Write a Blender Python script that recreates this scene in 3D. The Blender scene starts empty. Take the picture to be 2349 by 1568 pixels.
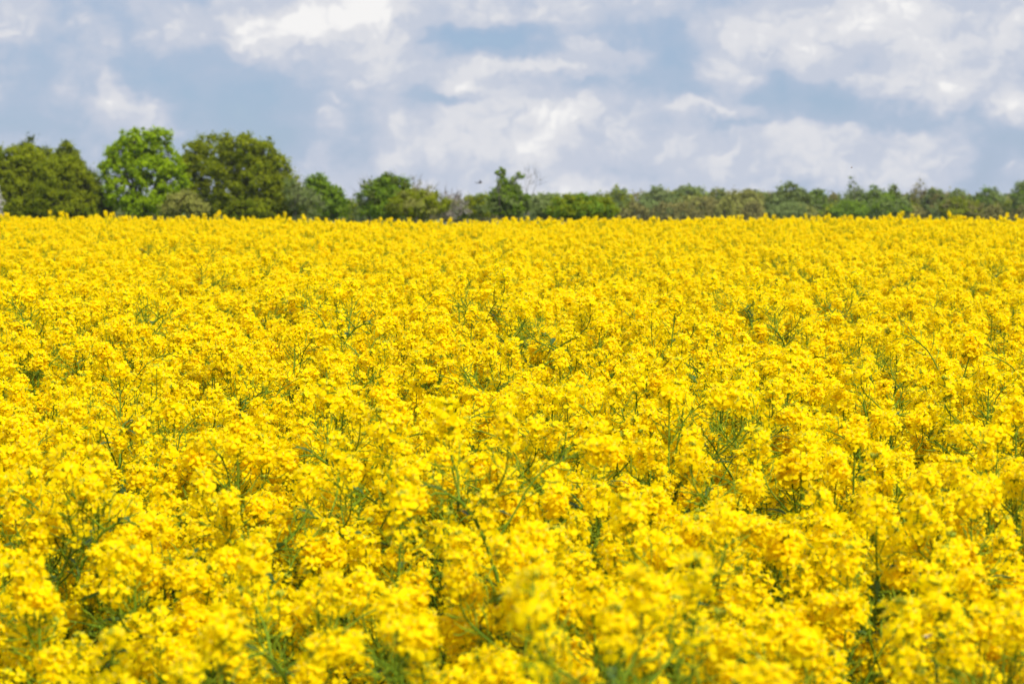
import bpy, math, random
import numpy as np
from mathutils import Vector, Matrix

SEED = 7
rng = np.random.default_rng(SEED)
random.seed(SEED)
C = bpy.context.scene.collection
scn = bpy.context.scene
R = math.radians

# ---------------------------------------------------------------- camera model
EYE = 2.12                       # camera height
PITCH = R(3.79)
FD = 4567.0                      # focal length in pixels of a 2349 px wide view of the photo

def ray(xd, yd):
    """direction (x/y, z/y) through a point of the 2349x1568 view"""
    v = (784 - yd) / FD
    e = math.atan(v) - PITCH
    a = (xd - 1174.5) / FD / math.cos(math.atan(v)) * 1.0
    return a, math.tan(e)

def at(xd, yd, D):
    a, b = ray(xd, yd)
    return Vector((a * D, D, EYE + b * D))

# ---------------------------------------------------------------- terrain
_ys = np.arange(-60, 4000, 0.5)
_sl = np.interp(_ys, [-60, 34, 45, 100, 125, 600, 900, 4000], [.0128, .0128, -.05, -.05, 0, 0, 0.0, 0.0])
_zs = np.cumsum(_sl) * 0.5
_zs -= np.interp(0, _ys, _zs)

def ground_z(x, y):
    x = np.asarray(x, float); y = np.asarray(y, float)
    z = np.interp(y, _ys, _zs)
    cross = 0.055 * np.minimum((x / 9.5) ** 2, 2.5) * np.clip(y / 38, 0, 1) * np.clip((90 - y) / 40, 0, 1)
    und = (0.03 * np.sin(x * .55 + 1.3 + y * .11) + .02 * np.sin(y * .7 + x * .23)) * np.clip((120 - y) / 60, 0, 1)
    return z + cross + und

# ---------------------------------------------------------------- helpers
def tag(o, label=None, cat=None, group=None, kind=None):
    if label: o['label'] = label
    if cat: o['category'] = cat
    if group: o['group'] = group
    if kind: o['kind'] = kind
    return o

def empty(name, loc, label=None, cat=None, group=None):
    o = bpy.data.objects.new(name, None)
    o.empty_display_size = .2
    C.objects.link(o); o.location = loc
    return tag(o, label, cat, group)

class MB:
    """collects polygons (with a material slot and a tint per polygon)"""
    def __init__(self):
        self.v = []; self.f = []; self.m = []; self.t = []; self.n = 0
    def add(self, verts, faces, mat=0, tint=0.5):
        verts = np.asarray(verts, float)
        self.v.append(verts)
        n = self.n
        for f in faces:
            self.f.append([i + n for i in f]); self.m.append(mat); self.t.append(tint)
        self.n += len(verts)
    def extend(self, o, slot_map=None):
        for f, m, t in zip(o.f, o.m, o.t):
            self.f.append([i + self.n for i in f]); self.m.append(m if slot_map is None else slot_map[m]); self.t.append(t)
        self.v.extend(o.v); self.n += o.n
    def tube(self, pts, rad, sides=5, mat=0, tint=.5, cap=True):
        pts = [Vector(p) for p in pts]
        n = len(pts)
        up = Vector((.31, .17, .93))
        verts = []
        for i, p in enumerate(pts):
            d = (pts[min(i + 1, n - 1)] - pts[max(i - 1, 0)])
            if d.length < 1e-9: d = Vector((0, 0, 1))
            d.normalize()
            u = d.cross(up)
            if u.length < .05: u = d.cross(Vector((1, 0, 0)))
            u.normalize(); w = d.cross(u)
            r = rad[i] if hasattr(rad, '__len__') else rad
            for k in range(sides):
                a = 2 * math.pi * k / sides
                verts.append(p + u * (math.cos(a) * r) + w * (math.sin(a) * r))
        faces = []
        for i in range(n - 1):
            for k in range(sides):
                a = i * sides + k; b = i * sides + (k + 1) % sides
                faces.append([a, b, b + sides, a + sides])
        if cap:
            faces.append([(n - 1) * sides + k for k in range(sides)])
        self.add([tuple(v) for v in verts], faces, mat, tint)
    def mesh(self, name, mats, smooth=True):
        me = bpy.data.meshes.new(name)
        V = np.concatenate(self.v) if self.v else np.zeros((0, 3))
        me.vertices.add(len(V)); me.vertices.foreach_set('co', V.astype(np.float32).ravel())
        ln = np.array([len(f) for f in self.f], np.int32)
        st = np.concatenate([[0], np.cumsum(ln)[:-1]]).astype(np.int32)
        li = np.concatenate([np.asarray(f, np.int32) for f in self.f])
        me.loops.add(len(li)); me.loops.foreach_set('vertex_index', li)
        me.polygons.add(len(ln)); me.polygons.foreach_set('loop_start', st)
        me.polygons.foreach_set('material_index', np.array(self.m, np.int32))
        me.polygons.foreach_set('use_smooth', np.full(len(ln), smooth, bool))
        at_ = me.attributes.new('tint', 'FLOAT', 'FACE')
        at_.data.foreach_set('value', np.array(self.t, np.float32))
        for m in mats: me.materials.append(m)
        me.update(calc_edges=True)
        return me
    def build(self, name, mats, parent=None, smooth=True):
        o = bpy.data.objects.new(name, self.mesh(name, mats, smooth))
        C.objects.link(o)
        if parent is not None: o.parent = parent
        return o

# ---------------------------------------------------------------- materials
def nodes_of(name):
    m = bpy.data.materials.new(name); m.use_nodes = True
    nt = m.node_tree; nt.nodes.clear()
    return m, nt, nt.nodes, nt.links

def leafy(name, c0, c1, trans=.35, rough=.55, spec=.25, tcol=None, noise=0.0, obj_var=.06, backs=None):
    """two-tone thin-leaf material: tint attribute blends c0 and c1; part of the light passes through"""
    m, nt, N, L = nodes_of(name)
    out = N.new('ShaderNodeOutputMaterial')
    att = N.new('ShaderNodeAttribute'); att.attribute_name = 'tint'
    mix = N.new('ShaderNodeMix'); mix.data_type = 'RGBA'
    mix.inputs['A'].default_value = (*c0, 1); mix.inputs['B'].default_value = (*c1, 1)
    L.new(att.outputs['Fac'], mix.inputs['Factor'])
    info = N.new('ShaderNodeObjectInfo')
    mr = N.new('ShaderNodeMapRange'); mr.inputs['To Min'].default_value = 1 - obj_var; mr.inputs['To Max'].default_value = 1 + obj_var
    L.new(info.outputs['Random'], mr.inputs['Value'])
    hsv = N.new('ShaderNodeHueSaturation')
    L.new(mix.outputs['Result'], hsv.inputs['Color']); L.new(mr.outputs['Result'], hsv.inputs['Value'])
    col = hsv.outputs['Color']
    pb = N.new('ShaderNodeBsdfPrincipled')
    pb.inputs['Roughness'].default_value = rough
    pb.inputs['Specular IOR Level'].default_value = spec
    L.new(col, pb.inputs['Base Color'])
    if trans > 0:
        tr = N.new('ShaderNodeBsdfTranslucent')
        if tcol is not None:
            tr.inputs['Color'].default_value = (*tcol, 1)
        else:
            L.new(col, tr.inputs['Color'])
        ms = N.new('ShaderNodeMixShader'); ms.inputs[0].default_value = trans
        L.new(pb.outputs[0], ms.inputs[1]); L.new(tr.outputs[0], ms.inputs[2])
        L.new(ms.outputs[0], out.inputs['Surface'])
    else:
        L.new(pb.outputs[0], out.inputs['Surface'])
    return m

M = {}
M['petal'] = leafy('petal', (.965, .715, .001), (.985, .80, .002), trans=.55, rough=.55, spec=.05, tcol=(.99, .795, .001), obj_var=.03)
M['anther'] = leafy('anther', (.72, .50, .02), (.62, .58, .06), trans=.1, obj_var=.04)
M['bud'] = leafy('bud', (.22, .32, .02), (.46, .46, .02), trans=.15, obj_var=.05)
M['stem'] = leafy('stem', (.075, .135, .004), (.165, .24, .014), trans=0, rough=.55, spec=.08, obj_var=.12)
M['pod'] = leafy('pod', (.14, .22, .006), (.26, .34, .018), trans=.15, rough=.5, spec=.08, obj_var=.12)
M['leaf'] = leafy('leaf', (.05, .10, .018), (.09, .16, .028), trans=.3, rough=.55, spec=.2, obj_var=.12)

def bark(name, c0, c1):
    m, nt, N, L = nodes_of(name)
    out = N.new('ShaderNodeOutputMaterial'); pb = N.new('ShaderNodeBsdfPrincipled')
    tc = N.new('ShaderNodeTexCoord'); mp = N.new('ShaderNodeMapping'); mp.inputs['Scale'].default_value = (9, 9, 1.6)
    nz = N.new('ShaderNodeTexNoise'); nz.inputs['Scale'].default_value = 2.2; nz.inputs['Detail'].default_value = 6
    rp = N.new('ShaderNodeValToRGB'); rp.color_ramp.elements[0].color = (*c0, 1); rp.color_ramp.elements[1].color = (*c1, 1)
    rp.color_ramp.elements[0].position = .35; rp.color_ramp.elements[1].position = .65
    L.new(tc.outputs['Object'], mp.inputs[0]); L.new(mp.outputs[0], nz.inputs['Vector'])
    L.new(nz.outputs['Fac'], rp.inputs[0]); L.new(rp.outputs[0], pb.inputs['Base Color'])
    pb.inputs['Roughness'].default_value = .9
    L.new(pb.outputs[0], out.inputs['Surface'])
    return m
M['bark'] = bark('bark', (.035, .027, .018), (.10, .08, .055))
M['grey_bark'] = bark('grey_bark', (.06, .05, .04), (.13, .11, .085))

def ground_material():
    m, nt, N, L = nodes_of('field_ground')
    out = N.new('ShaderNodeOutputMaterial'); pb = N.new('ShaderNodeBsdfPrincipled'); pb.inputs['Roughness'].default_value = .95
    tc = N.new('ShaderNodeTexCoord')
    n1 = N.new('ShaderNodeTexNoise'); n1.inputs['Scale'].default_value = 3.0; n1.inputs['Detail'].default_value = 8
    n2 = N.new('ShaderNodeTexNoise'); n2.inputs['Scale'].default_value = .05; n2.inputs['Detail'].default_value = 4
    L.new(tc.outputs['Object'], n1.inputs['Vector']); L.new(tc.outputs['Object'], n2.inputs['Vector'])
    soil = N.new('ShaderNodeValToRGB'); e = soil.color_ramp.elements
    e[0].position = .38; e[0].color = (.03, .045, .014, 1); e[1].position = .62; e[1].color = (.075, .065, .035, 1)
    grass = N.new('ShaderNodeValToRGB'); g = grass.color_ramp.elements
    g[0].position = .35; g[0].color = (.045, .085, .018, 1); g[1].position = .65; g[1].color = (.09, .13, .03, 1)
    L.new(n1.outputs['Fac'], soil.inputs[0]); L.new(n2.outputs['Fac'], grass.inputs[0])
    sep = N.new('ShaderNodeSeparateXYZ'); L.new(tc.outputs['Object'], sep.inputs[0])
    mr = N.new('ShaderNodeMapRange'); mr.inputs['From Min'].default_value = 56; mr.inputs['From Max'].default_value = 60
    L.new(sep.outputs['Y'], mr.inputs['Value'])
    mx = N.new('ShaderNodeMix'); mx.data_type = 'RGBA'
    L.new(mr.outputs[0], mx.inputs['Factor']); L.new(soil.outputs[0], mx.inputs['A']); L.new(grass.outputs[0], mx.inputs['B'])
    L.new(mx.outputs['Result'], pb.inputs['Base Color'])
    bp = N.new('ShaderNodeBump'); bp.inputs['Strength'].default_value = .6; bp.inputs['Distance'].default_value = .05
    L.new(n1.outputs['Fac'], bp.inputs['Height']); L.new(bp.outputs[0], pb.inputs['Normal'])
    L.new(pb.outputs[0], out.inputs['Surface'])
    return m

# ---------------------------------------------------------------- ground
def build_ground():
    ys = np.concatenate([np.arange(-30, 60, 1.0), np.arange(60, 140, 4.0), np.arange(140, 700, 20.0), np.geomspace(700, 1400, 10)])
    xp = np.concatenate([np.arange(0, 24, 1.0), np.geomspace(24, 900, 26)])
    xs = np.concatenate([-xp[:0:-1], xp])
    X, Y = np.meshgrid(xs, ys)
    Z = ground_z(X, Y)
    V = np.stack([X, Y, Z], -1).reshape(-1, 3)
    nx = len(xs)
    F = [[j * nx + i, j * nx + i + 1, (j + 1) * nx + i + 1, (j + 1) * nx + i] for j in range(len(ys) - 1) for i in range(nx - 1)]
    b = MB(); b.add(V, F)
    o = b.build('ground', [ground_material()])
    o['kind'] = 'structure'
build_ground()

# ---------------------------------------------------------------- rapeseed plant
def frame(d):
    d = Vector(d).normalized()
    u = d.cross(Vector((0, 0, 1)))
    if u.length < .05: u = d.cross(Vector((1, 0, 0)))
    u.normalize()
    return u, d.cross(u), d

def petal_template(L, W, lift, droop, cup):
    """a rounded petal with a narrow claw, lying along +x"""
    prof = [(0, .10), (.30, .30), (.60, .82), (.84, 1.0), (1.0, .62)]
    V = []
    for s, w in prof:
        x = s * L
        z = lift * x - droop * L * s * s
        for k in (-1, 0, 1):
            V.append((x + (0.06 * L if (k == 0 and s == 1.0) else 0), k * w * W / 2, z + (cup * W * abs(k) * w)))
    F = []
    for i in range(len(prof) - 1):
        for k in (0, 1):
            a = i * 3 + k
            F.append([a, a + 1, a + 4, a + 3])
    return np.array(V), F

def flower(b, pos, nrm, size, r):
    u, w, d = frame(nrm)
    spin = r.uniform(0, math.pi)
    close = r.uniform(0, 1)
    base_lift = .25 + .9 * (close ** 3)
    for k in range(4):
        a = spin + k * math.pi / 2 + r.normal(0, .16)
        V, F = petal_template(size * r.uniform(.9, 1.08), size * r.uniform(.86, 1.05), base_lift + r.normal(0, .16),
                              .42 + r.uniform(-.35, .3), r.uniform(-.05, .22))
        ca, sa = math.cos(a), math.sin(a)
        tw = r.normal(0, .25)
        ct, st = math.cos(tw), math.sin(tw)
        y, z = V[:, 1] * ct - V[:, 2] * st, V[:, 1] * st + V[:, 2] * ct
        x = V[:, 0]
        X = x * ca - y * sa; Y = x * sa + y * ca
        W = np.outer(X, u) + np.outer(Y, w) + np.outer(z, d) + np.array(pos)
        b.add(W, F, 0, float(np.clip(r.normal(.5, .25), 0, 1)))
    # stamens and pistil: a little pointed tuft
    h = size * .55; rr = size * .13
    P = np.array(pos)
    tuft = [P + np.array(u) * rr, P + np.array(w) * rr, P - np.array(u) * rr, P - np.array(w) * rr, P + np.array(d) * h]
    b.add(np.array(tuft), [[0, 1, 4], [1, 2, 4], [2, 3, 4], [3, 0, 4]], 1, r.uniform(0, 1))

def make_head(axis, r, n_fl, big=1.0):
    """flower head: open flowers round the end of a stalk, buds at the tip.  axis: function t in 0..1 -> (point, direction)"""
    b = MB()
    for i in range(n_fl):
        t = (i + r.uniform(-.4, .4)) / n_fl
        t = min(max(t, 0), .97)
        p, d = axis(t)
        u, w, d = frame(d)
        ang = i * 2.39996 + r.normal(0, .35)
        el = np.interp(t, [0, .35, .75, 1], [R(-12), R(2), R(22), R(46)]) + r.normal(0, .2)
        dirv = (u * math.cos(ang) + w * math.sin(ang)) * math.cos(el) + d * math.sin(el)
        pl = np.interp(t, [0, .5, .85, 1], [.026, .026, .024, .020]) * r.uniform(.75, 1.25) * big
        mid = p + dirv * pl * .55
        tip = p + dirv * pl * .8 + Vector((0, 0, 1)) * pl * r.uniform(.05, .35)
        b.tube([p, mid, tip], [.0008, .0007, .0006], 3, 2, r.uniform(.3, .9), cap=False)
        nrm = (tip - mid).normalized() * .8 + dirv * .35 + Vector((0, 0, .28)) + Vector(r.normal(0, .28, 3))
        flower(b, tip, nrm, r.uniform(.0122, .0168) * (1.0 if t < .9 else .8) * big, r)
    p, d = axis(1.0)
    u, w, d = frame(d)
    for k in range(13):
        a = k * 2.4; q = math.sqrt(k / 13) * .008 * big
        c = p + u * math.cos(a) * q + w * math.sin(a) * q + d * (.006 - q * .5 + r.uniform(-.002, .002))
        s = r.uniform(.0018, .0028) * big
        top = c + (d + (u * math.cos(a) + w * math.sin(a)) * .4) * s * 3.2
        vs = [c + u * s, c + w * s, c - u * s, c - w * s, top, c - d * s * 2]
        b.add([tuple(v) for v in vs], [[0, 1, 4], [1, 2, 4], [2, 3, 4], [3, 0, 4], [1, 0, 5], [2, 1, 5], [3, 2, 5], [0, 3, 5]], 3, r.uniform(0, 1))
    return b
HEAD_MATS = ['petal', 'anther', 'pod', 'bud']
STALK_MATS = ['stem', 'pod', 'leaf']

def curve(P):
    """Catmull-like smooth sampler through points: returns f(t) -> (point, dir)"""
    P = [Vector(p) for p in P]
    n = len(P) - 1
    def f(t):
        t = min(max(t, 0), 1) * n
        i = min(int(t), n - 1); u = t - i
        p0 = P[max(i - 1, 0)]; p1 = P[i]; p2 = P[i + 1]; p3 = P[min(i + 2, n)]
        if i == 0: p0 = p1 * 2 - p2
        if i == n - 1: p3 = p2 * 2 - p1
        a = p1; b_ = (p2 - p0) * .5; c = p0 - p1 * 2.5 + p2 * 2 - p3 * .5; d = (p3 - p0) * .5 + (p1 - p2) * 1.5
        return a + b_ * u + c * u * u + d * u ** 3, (b_ + c * 2 * u + d * 3 * u * u).normalized()
    return f

def add_pods(b, f, t0, t1, n, r):
    for i in range(n):
        t = t0 + (t1 - t0) * (i + r.uniform(0, .8)) / n
        p, d = f(t)
        u, w, d = frame(d)
        a = i * 2.39996 + r.normal(0, .3)
        side = u * math.cos(a) + w * math.sin(a)
        el = R(r.uniform(5, 38))
        dv = side * math.cos(el) + d * math.sin(el)
        age = 1 - (i / n)
        l1 = r.uniform(.014, .026); l2 = r.uniform(.020, .042) * (.6 + .8 * age)
        q1 = p + dv * l1
        q2 = q1 + (dv + d * .35).normalized() * l2 * .5
        q3 = q2 + (dv + d * .95 + Vector(r.normal(0, .12, 3))).normalized() * l2 * .5
        tn = r.uniform(.1, .9)
        b.tube([p, q1, q2, q3], [.0008, .0009, .0014 + .0005 * age, .0004], 4, 1, tn, cap=False)

def add_leaf(b, p, az, L, W, r):
    u = Vector((math.cos(az), math.sin(az), 0)); w = Vector((-math.sin(az), math.cos(az), 0))
    V = []; F = []
    rise = r.uniform(.2, .9); droop = r.uniform(.3, 1.0)
    prof = [(0, .30), (.15, .62), (.4, 1.0), (.7, .7), (1, .04)]
    for s, wd in prof:
        c = Vector(p) + u * (s * L) + Vector((0, 0, rise * s * L - droop * s * s * L))
        for k in (-1, 0, 1):
            V.append(tuple(c + w * (k * wd * W / 2) + Vector((0, 0, abs(k) * .12 * W + r.normal(0, .03 * W)))))
    for i in range(len(prof) - 1):
        for k in (0, 1):
            a = i * 3 + k
            F.append([a, a + 1, a + 4, a + 3])
    b.add(V, F, 2, r.uniform(0, 1))

def make_plant(seed, H, n_br, arch, spread=1.0):
    """returns list of (part name, parent index, MB, material names); coordinates relative to the foot of the plant"""
    r = np.random.default_rng(seed)
    parts = []
    lean = Vector((r.normal(0, .05), r.normal(0, .05), 0))
    az0 = r.uniform(0, 6.28)
    bend = Vector((math.cos(az0), math.sin(az0), 0))
    k = r.uniform(.02, .05)
    if arch:
        top = [(0, 0, 0), lean * .4 + Vector((0, 0, H * .45)), lean + bend * .02 + Vector((0, 0, H * .78)), lean + bend * .075 + Vector((0, 0, H * .94)), lean + bend * .155 + Vector((0, 0, H * 1.0)), lean + bend * .235 + Vector((0, 0, H * .985))]
    else:
        top = [(0, 0, 0), lean * .35 + bend * k * .6 + Vector((0, 0, H * .3)), lean * .7 + bend * k * 1.1 + Vector((0, 0, H * .6)), lean + bend * k * .8 + Vector((0, 0, H * .85)), lean * 1.15 + bend * k * .2 + Vector((0, 0, H))]
    f = curve(top)
    hl = r.uniform(.052, .088)                       # flowering length of the main raceme
    tl = 1 - hl / (H * 1.03)
    st = MB()
    ts = np.linspace(0, 1, 15)
    st.tube([f(t)[0] for t in ts], np.interp(ts, [0, .5, .8, 1], [.0062, .0044, .0027, .0012]), 6, 0, r.uniform(.2, .8))
    add_pods(st, f, tl - r.uniform(.14, .24), tl, int(r.integers(16, 28)), r)
    for i in range(5):
        z = .25 + i * .13 + r.uniform(-.04, .04)
        add_leaf(st, f(z)[0], r.uniform(0, 6.28), r.uniform(.12, .22) * (1.15 - z), r.uniform(.03, .06) * (1.2 - z), r)
    st.top = f(1.0)[0]
    parts.append(('stem', None, st, STALK_MATS))
    parts.append(('flower_head', 0, make_head(lambda t: f(tl + (1 - tl) * t), r, int(r.choice([26, 32, 38, 44]))), HEAD_MATS))
    for i in range(n_br):
        tb = .42 + .38 * (i + r.uniform(0, .7)) / n_br
        p, d = f(tb)
        az = az0 + i * 2.39996 + r.normal(0, .4)
        o = Vector((math.cos(az), math.sin(az), 0))
        zt = H * (r.uniform(.71, .95) if r.uniform() < .85 else r.uniform(.95, 1.02))
        sp = r.uniform(.055, .175) * spread
        dz = max(zt - p.z, .18)
        if r.uniform() < .10:
            q = [p, p + o * sp * .35 + Vector((0, 0, dz * .35)), p + o * sp * .75 + Vector((0, 0, dz * .78)), p + o * (sp + .04) + Vector((0, 0, dz * .97)), p + o * (sp + .11) + Vector((0, 0, dz * 1.0))]
        else:
            wob = Vector((r.normal(0, .012), r.normal(0, .012), 0))
            q = [p, p + o * sp * .62 + Vector((0, 0, dz * .26)), p + o * sp * .97 + wob + Vector((0, 0, dz * .52)), p + o * sp + wob + Vector((0, 0, dz))]
        g = curve(q)
        ln = sum((g(a / 10)[0] - g((a + 1) / 10)[0]).length for a in range(10))
        h2 = r.uniform(.038, .075)
        t2 = max(1 - h2 / ln, .35)
        br = MB()
        tt = np.linspace(0, 1, 11)
        br.tube([g(t)[0] for t in tt], np.interp(tt, [0, .6, 1], [.0026, .0019, .0009]), 5, 0, r.uniform(.1, .8))
        add_pods(br, g, max(t2 - r.uniform(.12, .22) / ln, .2), t2, int(r.integers(11, 22)), r)
        add_leaf(br, g(.03)[0], az, r.uniform(.04, .075), r.uniform(.008, .014), r)
        parts.append(('branch', None, br, STALK_MATS))
        parts.append(('flower_head', len(parts) - 1, make_head(lambda t, g=g, t2=t2: g(t2 + (1 - t2) * t), r, int(r.choice([10, 16, 22, 28, 32])), r.uniform(.82, 1.05)), HEAD_MATS))
    return parts

SPECS = [(11, 1.33, 5, False), (12, 1.27, 6, False), (13, 1.36, 4, False), (14, 1.30, 5, True), (15, 1.24, 6, False),
         (16, 1.31, 6, False), (17, 1.25, 5, True), (18, 1.34, 6, False), (19, 1.28, 5, False), (20, 1.22, 5, False),
         (21, 1.32, 4, False), (22, 1.29, 6, False)]
PLANTS = [make_plant(*s) for s in SPECS]
ALL_MATS = ['petal', 'anther', 'pod', 'bud', 'stem', 'leaf']
protos = []
for i, parts in enumerate(PLANTS):
    b = MB()
    for nm, pa, mb, mats in parts:
        b.extend(mb, {k: ALL_MATS.index(n) for k, n in enumerate(mats)})
    protos.append(bpy.data.objects.new('rapeseed_source', b.mesh('rapeseed_source', [M[n] for n in ALL_MATS])))
PART_MESH = [[(nm, pa, mb.mesh(nm, [M[n] for n in mats])) for nm, pa, mb, mats in parts] for parts in PLANTS]

# ---------------------------------------------------------------- where the plants stand
def noise2(x, y, s, k):
    r = np.random.default_rng(k)
    v = 0
    for i in range(7):
        a = r.uniform(0, 6.28); q = s * r.uniform(.6, 1.6)
        v = v + np.sin((x * math.cos(a) + y * math.sin(a)) * q + r.uniform(0, 6.28))
    return v / 2.6

DENS = 46.0
step = 1 / math.sqrt(DENS)
gy = np.arange(2.15, 47, step)
pts = []
for y in gy:
    hw = y * .262 + 1.6
    x = np.arange(-hw, hw, step)
    pts.append(np.stack([x + rng.uniform(-.5, .5, len(x)) * step * 1.1, np.full(len(x), y) + rng.uniform(-.5, .5, len(x)) * step * 1.1], -1))
pts = np.concatenate(pts)
px, py = pts[:, 0], pts[:, 1]
thin = noise2(px, py, 2.2, 3) + np.interp(py, [2, 5, 8, 14], [.65, .55, .35, 0])
keep = rng.uniform(0, 1, len(px)) < np.clip(1.02 - .30 * np.clip(thin - .3, 0, 2), .3, 1)
px, py = px[keep], py[keep]
n = len(px)
sc = 1 + rng.normal(0, 1, n) * np.interp(py, [3.5, 5, 8, 22], [.032, .046, .046, .030]) + .022 * noise2(px, py, 1.7, 5) * np.clip((30 - py) / 15, .3, 1)
tall = rng.uniform(0, 1, n) < np.interp(py, [4, 5, 10, 18], [0, .10, .10, .028])
sc = sc + np.where(tall, rng.uniform(.04, .10, n), 0)
idx = rng.integers(0, len(SPECS), n)
rot = np.stack([rng.normal(0, .05, n), rng.normal(0, .05, n), rng.uniform(0, 2 * math.pi, n)], -1)
pz = ground_z(px, py)
Hs = np.array([s[1] for s in SPECS])[idx] * sc
# picture position of each top (in the 2349 px view)
cp, sp_ = math.cos(PITCH), math.sin(PITCH)
dz = pz + Hs - EYE
dep = py * cp - dz * sp_
u = 1174.5 + FD * px / dep
v = 784 - FD * (dz * cp + py * sp_) / dep
below = v > 1568 + 30                     # nothing of these shows
inside = (u > -60) & (u < 2409) & ~below & (dep > 2.2)
HEROES = [  # (x, y of the top in the 2349 px view, relative height, kind of plant, label)
    (515, 1418, 1.12, 0, 'most blurred tall rapeseed plant, its big round head standing alone near the lower left corner'),
    (1225, 1272, 1.08, 7, 'tall blurred rapeseed plant with a domed head just right of centre at the lower edge'),
    (905, 1372, 1.05, 2, 'blurred rapeseed plant with an upright narrow head left of centre at the lower edge'),
    (1700, 1192, 1.06, 5, 'tall rapeseed plant with a blurred broad head right of the middle, above its neighbours'),
    (1945, 1368, 1.06, 8, 'blurred rapeseed plant with full heads near the bottom, between the middle and right corner'),
    (2215, 1248, 1.07, 11, 'blurred tall rapeseed plant with a wide head close to the lower right corner'),
    (745, 1208, 1.07, 9, 'blurred rapeseed plant with pale lit head above and right of the lower left round head'),
    (1145, 1058, 1.06, 2, 'tall rapeseed plant at the centre with a long slim head over a dark gap'),
    (2335, 1092, 1.07, 0, 'tall blurred rapeseed plant whose head is cut by the right edge of the photo'),
    (85, 1128, 1.05, 7, 'tall rapeseed plant with a bushy head at the left edge, halfway to the corner'),
    (1845, 1002, 1.07, 3, 'rapeseed plant with an arching stem right of the middle, its head nodding sideways'),
    (1425, 1200, 1.06, 9, 'blurred rapeseed plant right of the centre with a loose head over green stems')]
# keep the neighbourhood of each of these clear of other stems
def hero_distance(h):
    return (EYE - h[2] * (PLANTS[h[3]][0][2].top.z + .012)) / (.0128 - ray(h[0], h[1])[1])
HEROES = [(h[0], h[1], hero_distance(h), h[3], h[4]) for h in HEROES]
hx = np.array([ray(h[0], h[1])[0] * h[2] for h in HEROES]); hy = np.array([h[2] for h in HEROES])
near = (np.hypot(px[:, None] - hx[None], py[:, None] - hy[None]) < .085).any(1)
inside &= ~near; below |= near
order = np.argsort(np.where(inside, dep, 1e9))
ind = order[:300 - len(HEROES)]
isind = np.zeros(n, bool); isind[ind] = True
rest = ~isind & ~(below & (py < 6)) & ~near

# the rest of the field: one stuff object, plants scattered on points
me = bpy.data.meshes.new('rapeseed_field')
P3 = np.stack([px, py, pz], -1)[rest]
me.vertices.add(len(P3)); me.vertices.foreach_set('co', P3.astype(np.float32).ravel())
a = me.attributes.new('turn', 'FLOAT_VECTOR', 'POINT'); a.data.foreach_set('vector', rot[rest].astype(np.float32).ravel())
a = me.attributes.new('size', 'FLOAT', 'POINT'); a.data.foreach_set('value', sc[rest].astype(np.float32))
a = me.attributes.new('pick', 'INT', 'POINT'); a.data.foreach_set('value', idx[rest].astype(np.int32))
field = bpy.data.objects.new('rapeseed_field', me); C.objects.link(field)
tag(field, 'dense yellow mass of flowering rapeseed filling the field back to its crest', 'crop', kind='stuff')
ng = bpy.data.node_groups.new('scatter_plants', 'GeometryNodeTree')
ng.interface.new_socket(name='Geometry', in_out='INPUT', socket_type='NodeSocketGeometry')
ng.interface.new_socket(name='Geometry', in_out='OUTPUT', socket_type='NodeSocketGeometry')
N, L = ng.nodes, ng.links
gi = N.new('NodeGroupInput'); go = N.new('NodeGroupOutput')
join = N.new('GeometryNodeJoinGeometry')
for p in reversed(protos):
    oi = N.new('GeometryNodeObjectInfo'); oi.inputs['Object'].default_value = p; oi.inputs['As Instance'].default_value = False
    g2 = N.new('GeometryNodeGeometryToInstance')
    L.new(oi.outputs['Geometry'], g2.inputs[0]); L.new(g2.outputs[0], join.inputs[0])
iop = N.new('GeometryNodeInstanceOnPoints'); iop.inputs['Pick Instance'].default_value = True
def attr(nm, ty):
    q = N.new('GeometryNodeInputNamedAttribute'); q.data_type = ty; q.inputs['Name'].default_value = nm
    return q.outputs['Attribute']
L.new(gi.outputs[0], iop.inputs['Points']); L.new(join.outputs[0], iop.inputs['Instance'])
L.new(attr('pick', 'INT'), iop.inputs['Instance Index'])
L.new(attr('turn', 'FLOAT_VECTOR'), iop.inputs['Rotation'])
L.new(attr('size', 'FLOAT'), iop.inputs['Scale'])
L.new(iop.outputs[0], go.inputs[0])
mod = field.modifiers.new('scatter_plants', 'NODES'); mod.node_group = ng

# the nearest 300: things of their own
GROUP = 'rapeseed plants in the nearest rows'
def place_plant(k, loc, rz, s, label):
    root = empty('rapeseed_plant', loc, label, 'plant', GROUP)
    root.rotation_euler = rz; root.scale = (s, s, s)
    made = []
    for nm, pa, mesh in PART_MESH[k]:
        o = bpy.data.objects.new(nm, mesh); C.objects.link(o)
        o.parent = root if pa is None else made[pa]
        made.append(o)
    return root
for i in ind:
    far = dep[i]
    lab = 'out of focus yellow rapeseed plant among the nearest flowers at the lower edge' if far < 3.9 else 'yellow flowering rapeseed plant standing in the sharper rows behind the nearest blurred ones'
    place_plant(int(idx[i]), (px[i], py[i], pz[i]), tuple(rot[i]), float(sc[i]), lab)
for xd, yd, D, k, lab in HEROES:
    goal = at(xd, yd, D)
    rz = rng.uniform(0, 6.28)
    top = Matrix.Rotation(rz, 3, 'Z') @ PLANTS[k][0][2].top
    s_ = (goal.z - float(ground_z(goal.x, D))) / (top.z + .012)
    bx, by = goal.x - top.x * s_, D - top.y * s_
    place_plant(k, (bx, by, float(ground_z(bx, by))), (0, 0, rz), s_, lab)
    print('hero', xd, round(s_, 3))
print('plants', n, 'far limit of individuals', dep[ind].max(), 'stuff', int(rest.sum()))

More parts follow.
